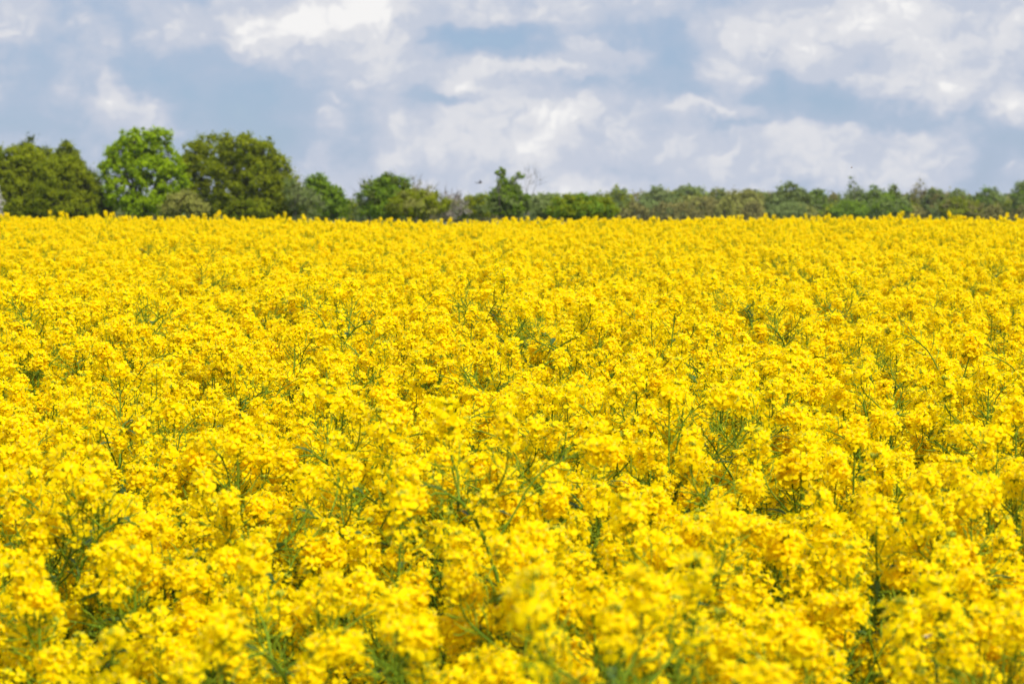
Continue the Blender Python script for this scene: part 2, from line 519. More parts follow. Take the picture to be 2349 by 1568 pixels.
# ---------------------------------------------------------------- trees
def leaf_mat(name, c0, c1, trans=.35):
    m = leafy(name, c0, c1, trans=trans, rough=.65, spec=.06, obj_var=.03)
    return m
LM = {
    'lime':  leaf_mat('lime_leaves', (.19, .30, .003), (.37, .49, .006), .45),
    'olive': leaf_mat('olive_leaves', (.19, .235, .005), (.335, .365, .010), .5),
    'dark':  leaf_mat('dark_leaves', (.075, .105, .012), (.14, .17, .022)),
    'deep':  leaf_mat('deep_olive_leaves', (.165, .215, .005), (.30, .335, .010), .5),
    'green': leaf_mat('green_leaves', (.12, .21, .010), (.23, .33, .02)),
    'grey':  leaf_mat('grey_leaves', (.18, .23, .06), (.28, .325, .11)),
    'pale':  leaf_mat('pale_blossom', (.42, .40, .34), (.62, .58, .52)),
    'pink':  leaf_mat('pinkish_buds', (.30, .25, .21), (.46, .39, .35)),
    'brown': leaf_mat('brownish_spring_leaves', (.19, .178, .042), (.29, .255, .07)),
    'khaki': leaf_mat('khaki_spring_leaves', (.23, .24, .04), (.34, .33, .075)),
    'mid':   leaf_mat('muted_green_leaves', (.16, .215, .05), (.25, .31, .085)),
}

def leaves(b, centre, radius, count, size, r, mat=0, flat=.8, outward=None):
    c = np.asarray(centre, float)
    d = r.normal(0, 1, (count, 3)); d /= np.linalg.norm(d, axis=1)[:, None]
    rad = radius * np.abs(r.normal(.55, .42, count))
    pos = c + d * rad[:, None] * np.array([1, 1, flat])
    nrm = d * .7 + r.normal(0, .6, (count, 3)) + np.array([0, 0, .45])
    if outward is not None: nrm += np.asarray(outward) * .5
    nrm /= np.linalg.norm(nrm, axis=1)[:, None]
    t = np.cross(nrm, r.normal(0, 1, (count, 3))); t /= np.linalg.norm(t, axis=1)[:, None] + 1e-9
    w = np.cross(nrm, t)
    s = size * r.uniform(.6, 1.3, count)
    a0 = pos - t * (s * .55)[:, None]
    a1 = pos + w * (s * .36)[:, None] + nrm * (s * .10)[:, None]
    a2 = pos + t * (s * .65)[:, None] - nrm * (s * .05)[:, None]
    a3 = pos - w * (s * .36)[:, None] + nrm * (s * .10)[:, None]
    V = np.stack([a0, a1, a2, a3], 1).reshape(-1, 3)
    tints = np.clip(r.normal(.5, .22) + r.normal(0, .18, count), 0, 1)
    n0 = b.n
    b.v.append(V); b.n += len(V)
    for i in range(count):
        q = n0 + 4 * i
        b.f.append([q, q + 1, q + 2, q + 3]); b.m.append(mat); b.t.append(float(tints[i]))

def limb(b, p, q, r0, r1, r, sag=.12, sides=5):
    p, q = Vector(p), Vector(q)
    d = q - p
    mid = p + d * .5 + Vector((r.normal(0, .07), r.normal(0, .07), sag)) * d.length
    f = curve([p, mid, q])
    b.tube([f(t)[0] for t in np.linspace(0, 1, 6)], np.linspace(r0, r1, 6), sides, 0, .5)

def tree(name, label, base, lobes, mat, seed, cat='tree', group=None, clumps=120, per=55, clump_r=.55, leaf=.24, trunk_r=.2, fork=.35, shell=.5, bare=0, barkm='bark', mix=None):
    """lobes: (x, y, z, rx, ry, rz) ellipsoids of the crown above the base"""
    r = np.random.default_rng(seed)
    root = empty(name, base, label, cat, group)
    if not bare: clumps = int(clumps * 2.2)
    leaf *= 1.0; per = int(per * 1.35)
    tr = MB(); cr = MB()
    H = max(l[2] + l[5] for l in lobes)
    vol = np.array([l[3] * l[4] * l[5] for l in lobes]) ** .75
    vol = vol / vol.sum()
    cs = []
    for li, l in enumerate(lobes):
        for i in range(max(3, int(round(clumps * vol[li])))):
            d = r.normal(0, 1, 3); d /= np.linalg.norm(d)
            q = r.uniform(shell, 1.0) ** .7
            q *= 1 + r.normal(0, .11)
            c = np.array(l[:3]) + d * q * np.array(l[3:])
            if c[2] < .25: c[2] = r.uniform(.25, .9)
            cs.append((c, d, li))
    lean = r.normal(0, .15, 2)
    lo = min(l[2] - l[5] for l in lobes)
    fk = np.array([lobes[0][0] * .3 + lean[0] * .5, lobes[0][1] * .3, max(H * fork, .4)])
    tr.tube([(0, 0, -.3), (fk[0] * .3, fk[1] * .3, fk[2] * .5), tuple(fk)], [trunk_r * 1.35, trunk_r, trunk_r * .82], 9, 0, .5)
    joints = []
    for l in lobes:
        c = np.array(l[:3]); 
        e = c + np.array([0, 0, l[5] * .45])
        limb(tr, fk, e, trunk_r * .62, trunk_r * .12, r, sag=.05, sides=6)
        f = curve([Vector(fk), Vector((fk + e) / 2) + Vector((0, 0, .05 * np.linalg.norm(e - fk))), Vector(e)])
        joints += [np.array(f(t)[0]) for t in (.25, .4, .55, .7, .85, 1.0)]
    J = np.array(joints)
    for k, (c, d, li) in enumerate(cs):
        if k % 2 == 0 or bare:
            cand = J[np.argsort(np.linalg.norm(J - c, axis=1) + np.where(J[:, 2] > c[2], .8, 0))[:3]]
            j = cand[r.integers(0, len(cand))]
            limb(tr, j, c, trunk_r * .16, trunk_r * .03 + .006, r, sag=.06, sides=4)
            if bare:
                for q in range(bare):
                    e = c + (d * .6 + r.normal(0, .45, 3) + np.array([0, 0, .65])) * clump_r * r.uniform(.8, 1.9)
                    limb(tr, c, e, .018, .006, r, sag=.04, sides=3)
        s = r.choice([.45, .7, 1.0, 1.35], p=[.3, .3, .25, .15])
        mi = 0 if mix is None or r.uniform() > mix[1] else 1
        if per: leaves(cr, c, clump_r * s, max(3, int(per * s)), leaf, r, mi, outward=d)
    tr.build('trunk', [M[barkm]], root)
    if per:
        cr.build('crown', [LM[mat]] + ([LM[mix[0]]] if mix else []), root, smooth=False)
    return root

def tz(x, D): return float(ground_z(x, D))

def spot(xd, D, zoff=0.0):
    a, _ = ray(xd, 490)
    x = a * D
    return Vector((x, D, tz(x, D) + zoff))

def px2m(D): return D / FD                 # metres per pixel of the 2349 view

def rel(base, D, xd, yd):
    p = at(xd, yd, D); return p.x - base.x, p.z - base.z

def lob(base, D, items):
    """items (xd, yd, rxd, rzd[, dy]) given in the 2349 view -> lobes around the base"""
    k = px2m(D); out = []
    for it in items:
        x, z = rel(base, D, it[0], it[1])
        rx, rz = it[2] * k, it[3] * k
        out.append((x, it[4] if len(it) > 4 else 0.0, z, rx, rx * .85, rz))
    return out

def T(name, label, xd, D, items, mat, seed, **kw):
    b = spot(xd, D)
    return tree(name, label, b, lob(b, D, items), mat, seed, **kw)

TG = 'trees at the left end of the hedge'
T('olive_tree', 'olive green tree at the far left edge of the hedge, widest of the left clump', 55, 196,
  [(20, 400, 55, 60), (62, 375, 45, 52), (95, 410, 50, 60), (40, 460, 70, 50), (-20, 400, 45, 60), (100, 470, 60, 45)], 'olive', 101, group=TG, clumps=330, per=60, clump_r=.55, leaf=.23, mix=('deep', .3))
T('olive_tree', 'darker olive treetop poking up behind the left clump with a pointed crown', 68, 206,
  [(67, 346, 20, 28), (66, 362, 30, 30), (66, 380, 44, 40), (110, 362, 28, 28), (70, 440, 70, 70)], 'deep', 102, group=TG, clumps=190, per=55, clump_r=.5, leaf=.23, mix=('dark', .45))
T('dark_tree', 'dark pointed tree behind the left clump, just left of the bright green tree', 162, 208,
  [(160, 345, 16, 24), (160, 370, 32, 32), (165, 410, 45, 50), (185, 450, 50, 50)], 'dark', 103, group=TG, clumps=200, per=55, clump_r=.5, leaf=.23, mix=('deep', .35))
T('olive_tree', 'olive bushy tree in front of the dark pointed tree, left of the bright green one', 150, 192,
  [(135, 410, 45, 45), (165, 400, 42, 42), (190, 425, 34, 45), (140, 460, 60, 45), (195, 470, 35, 35)], 'olive', 104, group=TG, clumps=260, per=60, clump_r=.52, leaf=.22, mix=('deep', .3))
T('dark_shrub', 'dark shaded shrub in the gap left of the bright green tree', 218, 199,
  [(212, 420, 20, 32), (218, 455, 26, 45), (235, 475, 30, 30)], 'dark', 105, cat='shrub', clumps=90, per=50, clump_r=.48, leaf=.22, trunk_r=.1)
T('blossom_shrub', 'pale white blossoming shrub cut by the left edge of the photo', -4, 188,
  [(-3, 458, 12, 26), (-6, 480, 16, 22)], 'pale', 106, cat='shrub', clumps=34, per=45, clump_r=.35, leaf=.16, trunk_r=.06)
T('bright_tree', 'bright lime green broad tree, tallest in the hedge, sky showing through its crown', 338, 194,
  [(330, 325, 50, 32), (372, 318, 28, 22), (300, 350, 46, 32), (270, 390, 34, 36), (392, 372, 34, 34), (345, 385, 55, 40), (400, 420, 34, 42), (285, 440, 44, 40), (375, 460, 50, 34), (320, 470, 40, 26)],
  'lime', 107, clumps=330, per=58, clump_r=.46, leaf=.22, trunk_r=.26, fork=.34, shell=.62)
T('olive_bush', 'pale olive bush at the right foot of the bright green tree', 428, 190,
  [(425, 462, 36, 26), (400, 478, 26, 20), (455, 478, 26, 18)], 'khaki', 108, cat='shrub', clumps=85, per=55, clump_r=.42, leaf=.2, trunk_r=.08)
T('olive_tree', 'loose olive tree touching the right side of the bright green tree', 478, 204,
  [(450, 345, 34, 26), (484, 335, 34, 26), (440, 378, 30, 36), (442, 430, 34, 42), (465, 390, 46, 42), (500, 400, 40, 50), (470, 455, 55, 45)], 'deep', 109, group=TG, clumps=165, per=55, clump_r=.5, leaf=.22, shell=.55, mix=('olive', .4))
T('olive_tree', 'large round olive green tree sloping down to the right, beside the low shrubs', 590, 199,
  [(560, 345, 55, 38), (610, 355, 45, 38), (530, 385, 45, 45), (640, 400, 36, 42), (590, 410, 65, 55), (550, 460, 60, 42), (640, 460, 48, 42), (668, 455, 32, 40), (655, 425, 34, 40), (690, 472, 30, 24), (600, 480, 80, 30)],
  'deep', 110, group=TG, clumps=430, per=60, clump_r=.54, leaf=.23, trunk_r=.28, mix=('olive', .5))
SG = 'shrubs along the middle of the hedge'
T('grey_shrub', 'grey green twiggy shrub right of the large round olive tree', 690, 196,
  [(668, 425, 18, 26), (690, 455, 32, 36), (720, 470, 30, 26)], 'grey', 111, cat='shrub', group=SG, clumps=100, per=32, clump_r=.42, leaf=.18, trunk_r=.08, bare=2, barkm='grey_bark', mix=('mid', .3))
T('green_shrub', 'fresh green shrub with long sprays, right of the grey twiggy shrub', 742, 200,
  [(715, 415, 14, 14), (738, 425, 26, 26), (755, 445, 30, 28), (725, 450, 30, 34), (775, 470, 30, 26), (745, 475, 50, 26)], 'green', 112, cat='shrub', group=SG, clumps=180, per=50, clump_r=.4, leaf=.2, trunk_r=.09)
T('grey_shrub', 'silvery green willow shrub with wispy top, just left of the tall mid green shrub', 848, 199,
  [(850, 432, 24, 22), (846, 455, 34, 30), (838, 478, 34, 20)], 'grey', 113, cat='shrub', group=SG, clumps=95, per=36, clump_r=.4, leaf=.18, trunk_r=.07, bare=2, barkm='grey_bark', mix=('green', .4))
T('green_shrub', 'tall mid green shrub, highest between the round olive tree and the slender two-topped tree', 892, 197,
  [(885, 420, 24, 22), (912, 425, 28, 24), (880, 450, 40, 36), (915, 460, 40, 34), (890, 480, 55, 22)], 'green', 114, cat='shrub', group=SG, clumps=200, per=52, clump_r=.42, leaf=.2, trunk_r=.1, mix=('dark', .2))
T('olive_bush', 'low olive bush spreading right of the tall mid green shrub', 955, 194,
  [(940, 455, 34, 22), (970, 458, 36, 22), (1000, 468, 34, 20), (950, 478, 60, 20)], 'olive', 115, cat='shrub', group=SG, clumps=170, per=50, clump_r=.42, leaf=.2, trunk_r=.08, mix=('khaki', .4))
T('bare_sapling', 'thin sapling with sparse brown buds rising above the low olive bush', 956, 201,
  [(955, 425, 12, 18), (960, 450, 20, 26), (985, 440, 12, 18)], 'brown', 116, cat='tree', clumps=40, per=16, clump_r=.35, leaf=.14, trunk_r=.05, bare=4, barkm='grey_bark')
T('blossom_shrub', 'pinkish grey bare shrub with fading blossom, left of the slender two-topped tree', 1035, 195,
  [(1020, 455, 12, 22), (1040, 465, 24, 24), (1062, 475, 20, 18), (1030, 485, 30, 14)], 'pink', 117, cat='shrub', clumps=80, per=22, clump_r=.36, leaf=.13, trunk_r=.05, bare=4, barkm='grey_bark', mix=('pale', .3))
T('green_bush', 'dull green rounded bush directly left of the slender two-topped tree', 1100, 204,
  [(1098, 470, 28, 22), (1118, 478, 22, 18), (1075, 482, 28, 14)], 'mid', 118, cat='shrub', group=SG, clumps=110, per=48, clump_r=.42, leaf=.2, trunk_r=.08, mix=('olive', .35))
T('slender_tree', 'slender tree with two ragged leaders standing above the middle of the hedge', 1165, 198,
  [(1150, 397, 11, 12), (1139, 394, 7, 6), (1192, 402, 10, 6), (1180, 418, 9, 14), (1155, 422, 12, 18), (1150, 448, 22, 26), (1180, 446, 18, 24), (1165, 470, 36, 28), (1140, 466, 22, 28), (1196, 466, 22, 28), (1166, 440, 22, 24)],
  'green', 119, clumps=270, per=46, clump_r=.26, leaf=.17, trunk_r=.12, mix=('mid', .5))
T('bare_tree', 'bare leafless tree fanning thin branches right of the slender two-topped tree', 1207, 199,
  [(1219, 410, 12, 18), (1232, 418, 12, 14), (1206, 418, 10, 16)], 'brown', 120, clumps=11, per=0, clump_r=.6, trunk_r=.07, fork=.6, bare=3, barkm='grey_bark')
T('green_bush', 'broad bright green bush right of the slender two-topped tree, lowest dome of the hedge', 1335, 188,
  [(1300, 472, 34, 24), (1335, 466, 38, 24), (1370, 474, 34, 20), (1395, 484, 20, 12), (1330, 484, 70, 16)], 'olive', 121, cat='shrub', group=SG, clumps=230, per=52, clump_r=.42, leaf=.2, trunk_r=.1, mix=('green', .55))
T('grey_shrub', 'dull grey green shrub between the bare tree and the broad bright green bush', 1248, 206,
  [(1240, 462, 22, 18), (1262, 460, 26, 18), (1250, 478, 40, 18)], 'mid', 122, cat='shrub', group=SG, clumps=90, per=48, clump_r=.42, leaf=.2, trunk_r=.08, mix=('grey', .5))

# ---- far wood: single trees that stand out, and the mass behind them
WG = 'trees standing out of the far wood'
def W(name, label, xd, top, wd, mat, seed, D=430, mix=None, bare=0, per=42, cat='tree', tall=1.0):
    b = spot(xd, D)
    r = np.random.default_rng(seed)
    k = wd / 2
    h = 500 - top
    its = [(xd + r.normal(0, k * .1), top + h * .30, k * .62, h * .30), (xd - k * .5, top + h * .52, k * .55, h * .30), (xd + k * .5, top + h * .50, k * .55, h * .30), (xd, top + h * .72, k * .95, h * .32)]
    return tree(name, label, b, lob(b, D, its), mat, seed, cat=cat, group=WG, clumps=int(60 + wd * 1.0), per=per, clump_r=.75, leaf=.36, trunk_r=.22, mix=mix, bare=bare, barkm='grey_bark' if bare else 'bark')
W('wood_tree', 'first dull green treetop at the left end of the far wood', 1412, 430, 62, 'mid', 201, mix=('olive', .3))
W('wood_tree', 'greyish green tree in the far wood above the broad bright green bush', 1500, 426, 70, 'grey', 202, D=450, mix=('mid', .5))
W('wood_tree', 'muted green treetops in the left half of the far wood', 1575, 424, 90, 'mid', 203, D=445, mix=('olive', .3))
W('wood_tree', 'rounded grey green crown left of the khaki stretch of the far wood', 1640, 428, 60, 'mid', 204, D=450, mix=('khaki', .4))
W('wood_tree', 'khaki yellowish tree in the middle of the far wood', 1715, 432, 70, 'khaki', 205, D=445)
W('wood_tree', 'darker green tree with stepped top, largest crown of the far wood', 1805, 420, 105, 'mid', 206, D=425, mix=('dark', .25))
W('wood_tree', 'lighter green round tree right of the largest dark crown', 1868, 432, 55, 'green', 207, D=428, mix=('mid', .5))
W('wood_tree', 'thin airy tree rising high above the far wood with sky through it', 1955, 407, 46, 'mid', 208, D=440, per=26, bare=2)
W('wood_tree', 'compact bright green tree right of the thin airy one', 2008, 426, 66, 'green', 209, D=425, mix=('mid', .3))
W('wood_tree', 'small dark green treetop right of the compact bright green tree', 2047, 425, 34, 'dark', 210, D=450, mix=('mid', .5))
W('wood_tree', 'nearly bare brown tree standing above the far wood', 2110, 414, 52, 'brown', 211, D=440, per=14, bare=3)
W('wood_tree', 'dull green tree right of the nearly bare brown one', 2140, 432, 60, 'mid', 212, D=430, mix=('brown', .4))
W('wood_tree', 'soft grey green tree between the bare brown tree and the right edge', 2190, 434, 70, 'grey', 213, D=440, mix=('mid', .6))
W('wood_tree', 'rounded green tree near the right end of the far wood', 2255, 430, 80, 'mid', 214, D=435, mix=('green', .3))
W('wood_tree', 'tall green tree cut by the right edge of the photo', 2342, 413, 58, 'green', 215, D=430, mix=('mid', .5))
W('wood_bush', 'bright green bush at the foot of the far wood below the thin airy tree', 1945, 462, 80, 'green', 216, D=400, cat='shrub')
W('wood_bush', 'light green bush at the foot of the far wood below the compact green tree', 2040, 452, 90, 'green', 217, D=405, cat='shrub', mix=('mid', .4))
W('wood_bush', 'dull green bush at the foot of the far wood below the stepped crown', 1800, 468, 90, 'mid', 218, D=405, cat='shrub')
W('wood_bush', 'olive bush at the foot of the far wood near the right edge', 2200, 455, 100, 'olive', 219, D=405, cat='shrub', mix=('brown', .4))

def far_wood():
    r = np.random.default_rng(300)
    mats = ['mid', 'olive', 'brown', 'khaki', 'grey', 'dark']
    b = MB(); 
    tops = [(-400, 440), (0, 455), (600, 460), (820, 462), (1040, 452), (1150, 450), (1380, 445), (1420, 436), (1600, 432), (1700, 432), (1780, 438), (1900, 442), (2100, 445), (2349, 444), (2800, 436)]
    k = 0
    for D, cnt, dy in ((455, 75, 0), (480, 75, -2), (510, 70, -3), (435, 60, 14), (415, 45, 26)):
        for i in range(cnt):
            xd = -350 + 3050 * (i + r.uniform(-.4, .4)) / cnt
            if D < 440 and xd < 1380: continue
            top = np.interp(xd, [t[0] for t in tops], [t[1] for t in tops]) + dy + r.normal(0, 3)
            base = at(xd, 490, D); gz = tz(base.x, D)
            p = at(xd, top, D)
            h = p.z - gz
            w = r.uniform(2.2, 4.2)
            # khaki and brown stretch in the left half, greener to the right
            pr = [.2, .12, .28, .3, .08, .02] if 1400 < xd < 1780 else [.34, .2, .2, .08, .1, .08]
            mi = r.choice(6, p=pr)
            for q in range(34):
                d = r.normal(0, 1, 3); d /= np.linalg.norm(d)
                c = np.array([base.x, D, gz + h * .60]) + d * np.array([w, w, h * .38]) * r.uniform(.6, 1)
                leaves(b, c, r.uniform(.8, 1.4), 26, .6, r, int(mi), outward=d)
            b.tube([(base.x, D, gz - .3), (base.x + r.normal(0, .3), D, gz + h * .7)], [.25, .08], 5, 6, .5)
    o = b.build('far_wood', [LM[m] for m in mats] + [M['bark']], smooth=False)
    tag(o, 'distant mass of mixed spring woodland behind the single trees', 'wood', kind='stuff')
far_wood()

# ---------------------------------------------------------------- bird and insects
def plain(name, col, rough=.6, trans=0.0):
    m, nt, N, L = nodes_of(name)
    out = N.new('ShaderNodeOutputMaterial'); pb = N.new('ShaderNodeBsdfPrincipled')
    nz = N.new('ShaderNodeTexNoise'); nz.inputs['Scale'].default_value = 40
    mx = N.new('ShaderNodeMix'); mx.data_type = 'RGBA'
    mx.inputs['A'].default_value = (*[c * .75 for c in col], 1); mx.inputs['B'].default_value = (*[min(1, c * 1.2) for c in col], 1)
    L.new(nz.outputs['Fac'], mx.inputs['Factor']); L.new(mx.outputs['Result'], pb.inputs['Base Color'])
    pb.inputs['Roughness'].default_value = rough
    if trans:
        t = N.new('ShaderNodeBsdfTransparent'); ms = N.new('ShaderNodeMixShader'); ms.inputs[0].default_value = trans
        L.new(pb.outputs[0], ms.inputs[1]); L.new(t.outputs[0], ms.inputs[2]); L.new(ms.outputs[0], out.inputs['Surface'])
    else:
        L.new(pb.outputs[0], out.inputs['Surface'])
    return m
plume = plain('dark_plumage', (.05, .045, .05)); breast = plain('buff_plumage', (.22, .16, .09))
beehair = plain('bee_fuzz', (.20, .10, .03)); beeband = plain('bee_band', (.03, .018, .012)); beewing = plain('bee_wing', (.5, .5, .5), .3, .6)

def spindle(b, pts, rad, sides=10, mat=0):
    b.tube(pts, rad, sides, mat, .5)

def bird(loc, heading):
    """a swallow in gliding flight, about 17 cm long; body along +x before turning"""
    root = empty('bird', loc, 'small dark swallow gliding low over the hedge, left of the slender two-topped tree', 'bird')
    root.rotation_euler = (R(-14), R(4), heading)
    b = MB()
    xs = [-.055, -.04, -.015, .015, .04, .055, .068, .078, .088]
    rs = [.003, .010, .018, .0205, .018, .0145, .0150, .010, .0015]
    b.tube([(x, 0, .004 * math.sin(x * 20)) for x in xs], rs, 12, 0)
    for s in (-1, 1):   # forked tail feathers
        b.add([(-.045, 0, .002), (-.05, s * .012, .002), (-.125, s * .03, 0), (-.085, s * .004, .002), (-.045, 0, -.002), (-.05, s * .012, -.001), (-.125, s * .03, -.001), (-.085, s * .004, -.001)],
              [[0, 1, 2, 3], [4, 7, 6, 5], [1, 5, 6, 2], [2, 6, 7, 3], [0, 4, 5, 1]], 0)
    o = b.build('body', [plume, breast], root)
    for p in o.data.polygons:
        if p.normal.z < -.35 and p.center.x > -.05: p.material_index = 1
    for s in (-1, 1):
        w = MB()
        prof = [(.030, .012, .044, .004), (.045, .055, .046, .014), (.035, .10, .034, .02), (-.005, .15, .02, .022), (-.055, .185, .004, .016)]
        V = []
        for x, y, c, z in prof:
            V += [(x, s * y, z + .002), (x - c * .5, s * y, z + .004), (x - c, s * y, z), (x - c * .5, s * y, z - .002)]
        F = []
        for i in range(len(prof) - 1):
            for q in range(4):
                a_ = i * 4 + q; b2 = i * 4 + (q + 1) % 4
                F.append([a_, b2, b2 + 4, a_ + 4])
        F.append([16, 17, 18, 19])
        w.add(V, F, 0)
        w.build('wing', [plume], root)
bird(at(1100, 419, 52), R(12))

def bee(loc, rz, label, dark=False):
    root = empty('bee', loc, label, 'bee')
    root.rotation_euler = (0, R(-20), rz)
    b = MB()
    b.tube([(.0005, 0, 0), (.0018, 0, .0003), (.0035, 0, .0005), (.0052, 0, .0003), (.0062, 0, 0)], [.0004, .0019, .0022, .0018, .0009], 10, 0)
    b.tube([(.0060, 0, 0), (.0068, 0, 0), (.0080, 0, -.0002), (.0088, 0, -.0004)], [.0008, .0014, .0013, .0004], 8, 1)
    for i in range(6):
        x0 = -i * .0013
        r0 = [.0010, .0020, .0023, .0021, .0016, .0009][i]; r1 = [.0020, .0023, .0021, .0016, .0009, .0002][i]
        b.tube([(x0, 0, -.0001 * i), (x0 - .0013, 0, -.0001 * (i + 1))], [r0, r1], 10, i % 2, cap=(i == 5))
    for s in (-1, 1):
        for q in range(3):
            x = .0045 - q * .0016
            b.tube([(x, s * .0014, -.001), (x - .0006 * q, s * .0034, -.0008), (x - .001 * q, s * .0044, -.0036)], [.0004, .0003, .0002], 4, 1)
        b.tube([(.0086, s * .0004, .0004), (.0098, s * .0010, .0012), (.0110, s * .0013, .0008)], .00014, 3, 1)
    b.build('body', [beehair, beeband], root)
    for s in (-1, 1):
        w = MB()
        pr = [(.0030, .0012, .0012), (.0010, .0036, .0016), (-.0030, .0056, .0015), (-.0062, .0054, .0013), (-.0060, .0034, .0013), (-.0020, .0014, .0012)]
        V = [(x, s * y, z + .0008) for x, y, z in pr] + [(x, s * y, z + .0007) for x, y, z in pr]
        w.add(V, [[0, 1, 2, 3, 4, 5], [11, 10, 9, 8, 7, 6]] + [[i, (i + 1) % 6, (i + 1) % 6 + 6, i + 6] for i in range(6)], 0)
        w.build('wing', [beewing], root)
    return root
BEE_SPOTS = []
bee(at(780, 992, 6.1), R(150), 'brown honeybee hovering over flowers in the sharp middle of the field')
bee(at(2130, 1459, 3.3), R(20), 'brown bee flying over blurred flowers near the lower right corner')
bee(at(1948, 384, 11.0), R(80), 'tiny dark insect in the sky above the thin airy tree')

# ---------------------------------------------------------------- sky and sun
SUN_EL, SUN_AZ = R(50), R(144)          # azimuth clockwise from the view direction (+Y)
sd = Vector((math.sin(SUN_AZ) * math.cos(SUN_EL), math.cos(SUN_AZ) * math.cos(SUN_EL), math.sin(SUN_EL)))
lt = bpy.data.lights.new('sun', 'SUN'); lt.energy = 4.0; lt.angle = R(.53); lt.color = (1.0, .95, .87)
so = bpy.data.objects.new('sun', lt); C.objects.link(so)
so.rotation_euler = sd.to_track_quat('Z', 'Y').to_euler()
so.location = sd * 60

w = bpy.data.worlds.new('World'); scn.world = w; w.use_nodes = True
nt = w.node_tree; N, L = nt.nodes, nt.links; N.clear()
out = N.new('ShaderNodeOutputWorld')
sky = N.new('ShaderNodeTexSky'); sky.sky_type = 'NISHITA'; sky.sun_disc = False
sky.sun_elevation = SUN_EL; sky.sun_rotation = SUN_AZ; sky.altitude = 200; sky.air_density = 1.0; sky.dust_density = .6; sky.ozone_density = 2.0
bg1 = N.new('ShaderNodeBackground'); bg1.inputs['Strength'].default_value = .08
L.new(sky.outputs[0], bg1.inputs['Color'])
tc = N.new('ShaderNodeTexCoord')
def math_(op, a, b=None, clamp=False):
    m = N.new('ShaderNodeMath'); m.operation = op; m.use_clamp = clamp
    for i, v in enumerate((a, b)):
        if v is None: continue
        if isinstance(v, (int, float)): m.inputs[i].default_value = v
        else: L.new(v, m.inputs[i])
    return m.outputs[0]
sep = N.new('ShaderNodeSeparateXYZ'); L.new(tc.outputs['Generated'], sep.inputs[0])
def noise(scale, detail, rough, stretch=1.0, dist=0.0, off=0.0):
    mp = N.new('ShaderNodeMapping'); mp.inputs['Scale'].default_value = (1, 1, stretch); mp.inputs['Location'].default_value = (off, off * .7, off * .3)
    L.new(tc.outputs['Generated'], mp.inputs[0])
    nz = N.new('ShaderNodeTexNoise'); nz.inputs['Scale'].default_value = scale; nz.inputs['Detail'].default_value = detail
    nz.inputs['Roughness'].default_value = rough; nz.inputs['Distortion'].default_value = dist
    L.new(mp.outputs[0], nz.inputs['Vector'])
    return nz
# slightly warped direction so that the cloud masses have ragged outlines
wn = noise(38, 3, .6, 1.2, 0, 3.1)
wv = N.new('ShaderNodeVectorMath'); wv.operation = 'SUBTRACT'; L.new(wn.outputs['Color'], wv.inputs[0]); wv.inputs[1].default_value = (.5, .5, .5)
ws = N.new('ShaderNodeVectorMath'); ws.operation = 'SCALE'; L.new(wv.outputs[0], ws.inputs[0]); ws.inputs['Scale'].default_value = .026
wa = N.new('ShaderNodeVectorMath'); wa.operation = 'ADD'; L.new(tc.outputs['Generated'], wa.inputs[0]); L.new(ws.outputs[0], wa.inputs[1])
sp2 = N.new('ShaderNodeSeparateXYZ'); L.new(wa.outputs[0], sp2.inputs[0])
ymax = math_('MAXIMUM', sp2.outputs['Y'], .05)
A = math_('DIVIDE', sp2.outputs['X'], ymax); B = math_('DIVIDE', sp2.outputs['Z'], ymax)
BLOBS = [  # cloud banks: centre and half-size in the 2349 px view, brightness
    (640, 55, 105, 45, .50), (800, 40, 110, 50, .46), (590, 95, 50, 26, .2), (870, 20, 60, 60, .2), (30, 45, 80, 42, .36), (262, 228, 36, 36, .46), (330, 260, 90, 50, .22), (450, 305, 70, 22, .16),
    (980, 150, 110, 45, .26), (1080, 205, 50, 22, .30), (1235, 162, 110, 18, .50), (1290, 245, 130, 40, .34), (1190, 290, 110, 36, .24), (1350, 120, 70, 40, .2), (1470, 115, 80, 28, .22),
    (1720, 55, 150, 50, .30), (2060, 40, 110, 45, .34), (2140, 150, 130, 60, .42), (2330, 235, 70, 36, .42), (1660, 245, 90, 15, .34), (1700, 172, 30, 16, .3), (1640, 370, 40, 34, .24),
    (1240, 345, 220, 35, .12), (2080, 390, 170, 36, .2), (1000, 330, 130, 40, .12), (1330, 430, 90, 20, .18), (1140, 30, 120, 20, .25), (2280, 60, 60, 50, .1), (1900, 330, 260, 40, .08),
    (1174, 450, 1600, 45, .07), (1000, 320, 260, 60, .10), (1500, 425, 500, 28, .08), (1240, 250, 120, 40, .08), (230, 120, 210, 70, -.24), (400, 180, 180, 60, -.22), (580, 230, 150, 70, -.26), (620, 330, 130, 60, -.22), (1090, 85, 150, 34, -.40), (1060, 232, 75, 22, -.36), (1530, 110, 70, 45, -.26), (1480, 200, 150, 40, -.12),
    (1800, 230, 160, 40, -.24), (2040, 265, 190, 32, -.24), (90, 290, 110, 28, -.16), (1680, 275, 120, 14, -.18), (1190, 400, 120, 30, -.1), (1800, 415, 120, 20, -.1)]
acc = None
for xd, yd, rx, ry, wgt in BLOBS:
    a0, b0 = ray(xd, yd)
    dx = math_('MULTIPLY', math_('SUBTRACT', A, a0), FD / rx); dy = math_('MULTIPLY', math_('SUBTRACT', B, b0), FD / ry)
    q = math_('ADD', math_('MULTIPLY', dx, dx), math_('MULTIPLY', dy, dy))
    e = math_('MULTIPLY', math_('EXPONENT', math_('MULTIPLY', q, -.9)), wgt)
    acc = e if acc is None else math_('ADD', acc, e)
n1 = noise(11, 6, .5, 1.9, 0, 0.0); n2 = noise(60, 4, .55, 1.2, .0, 5.0)
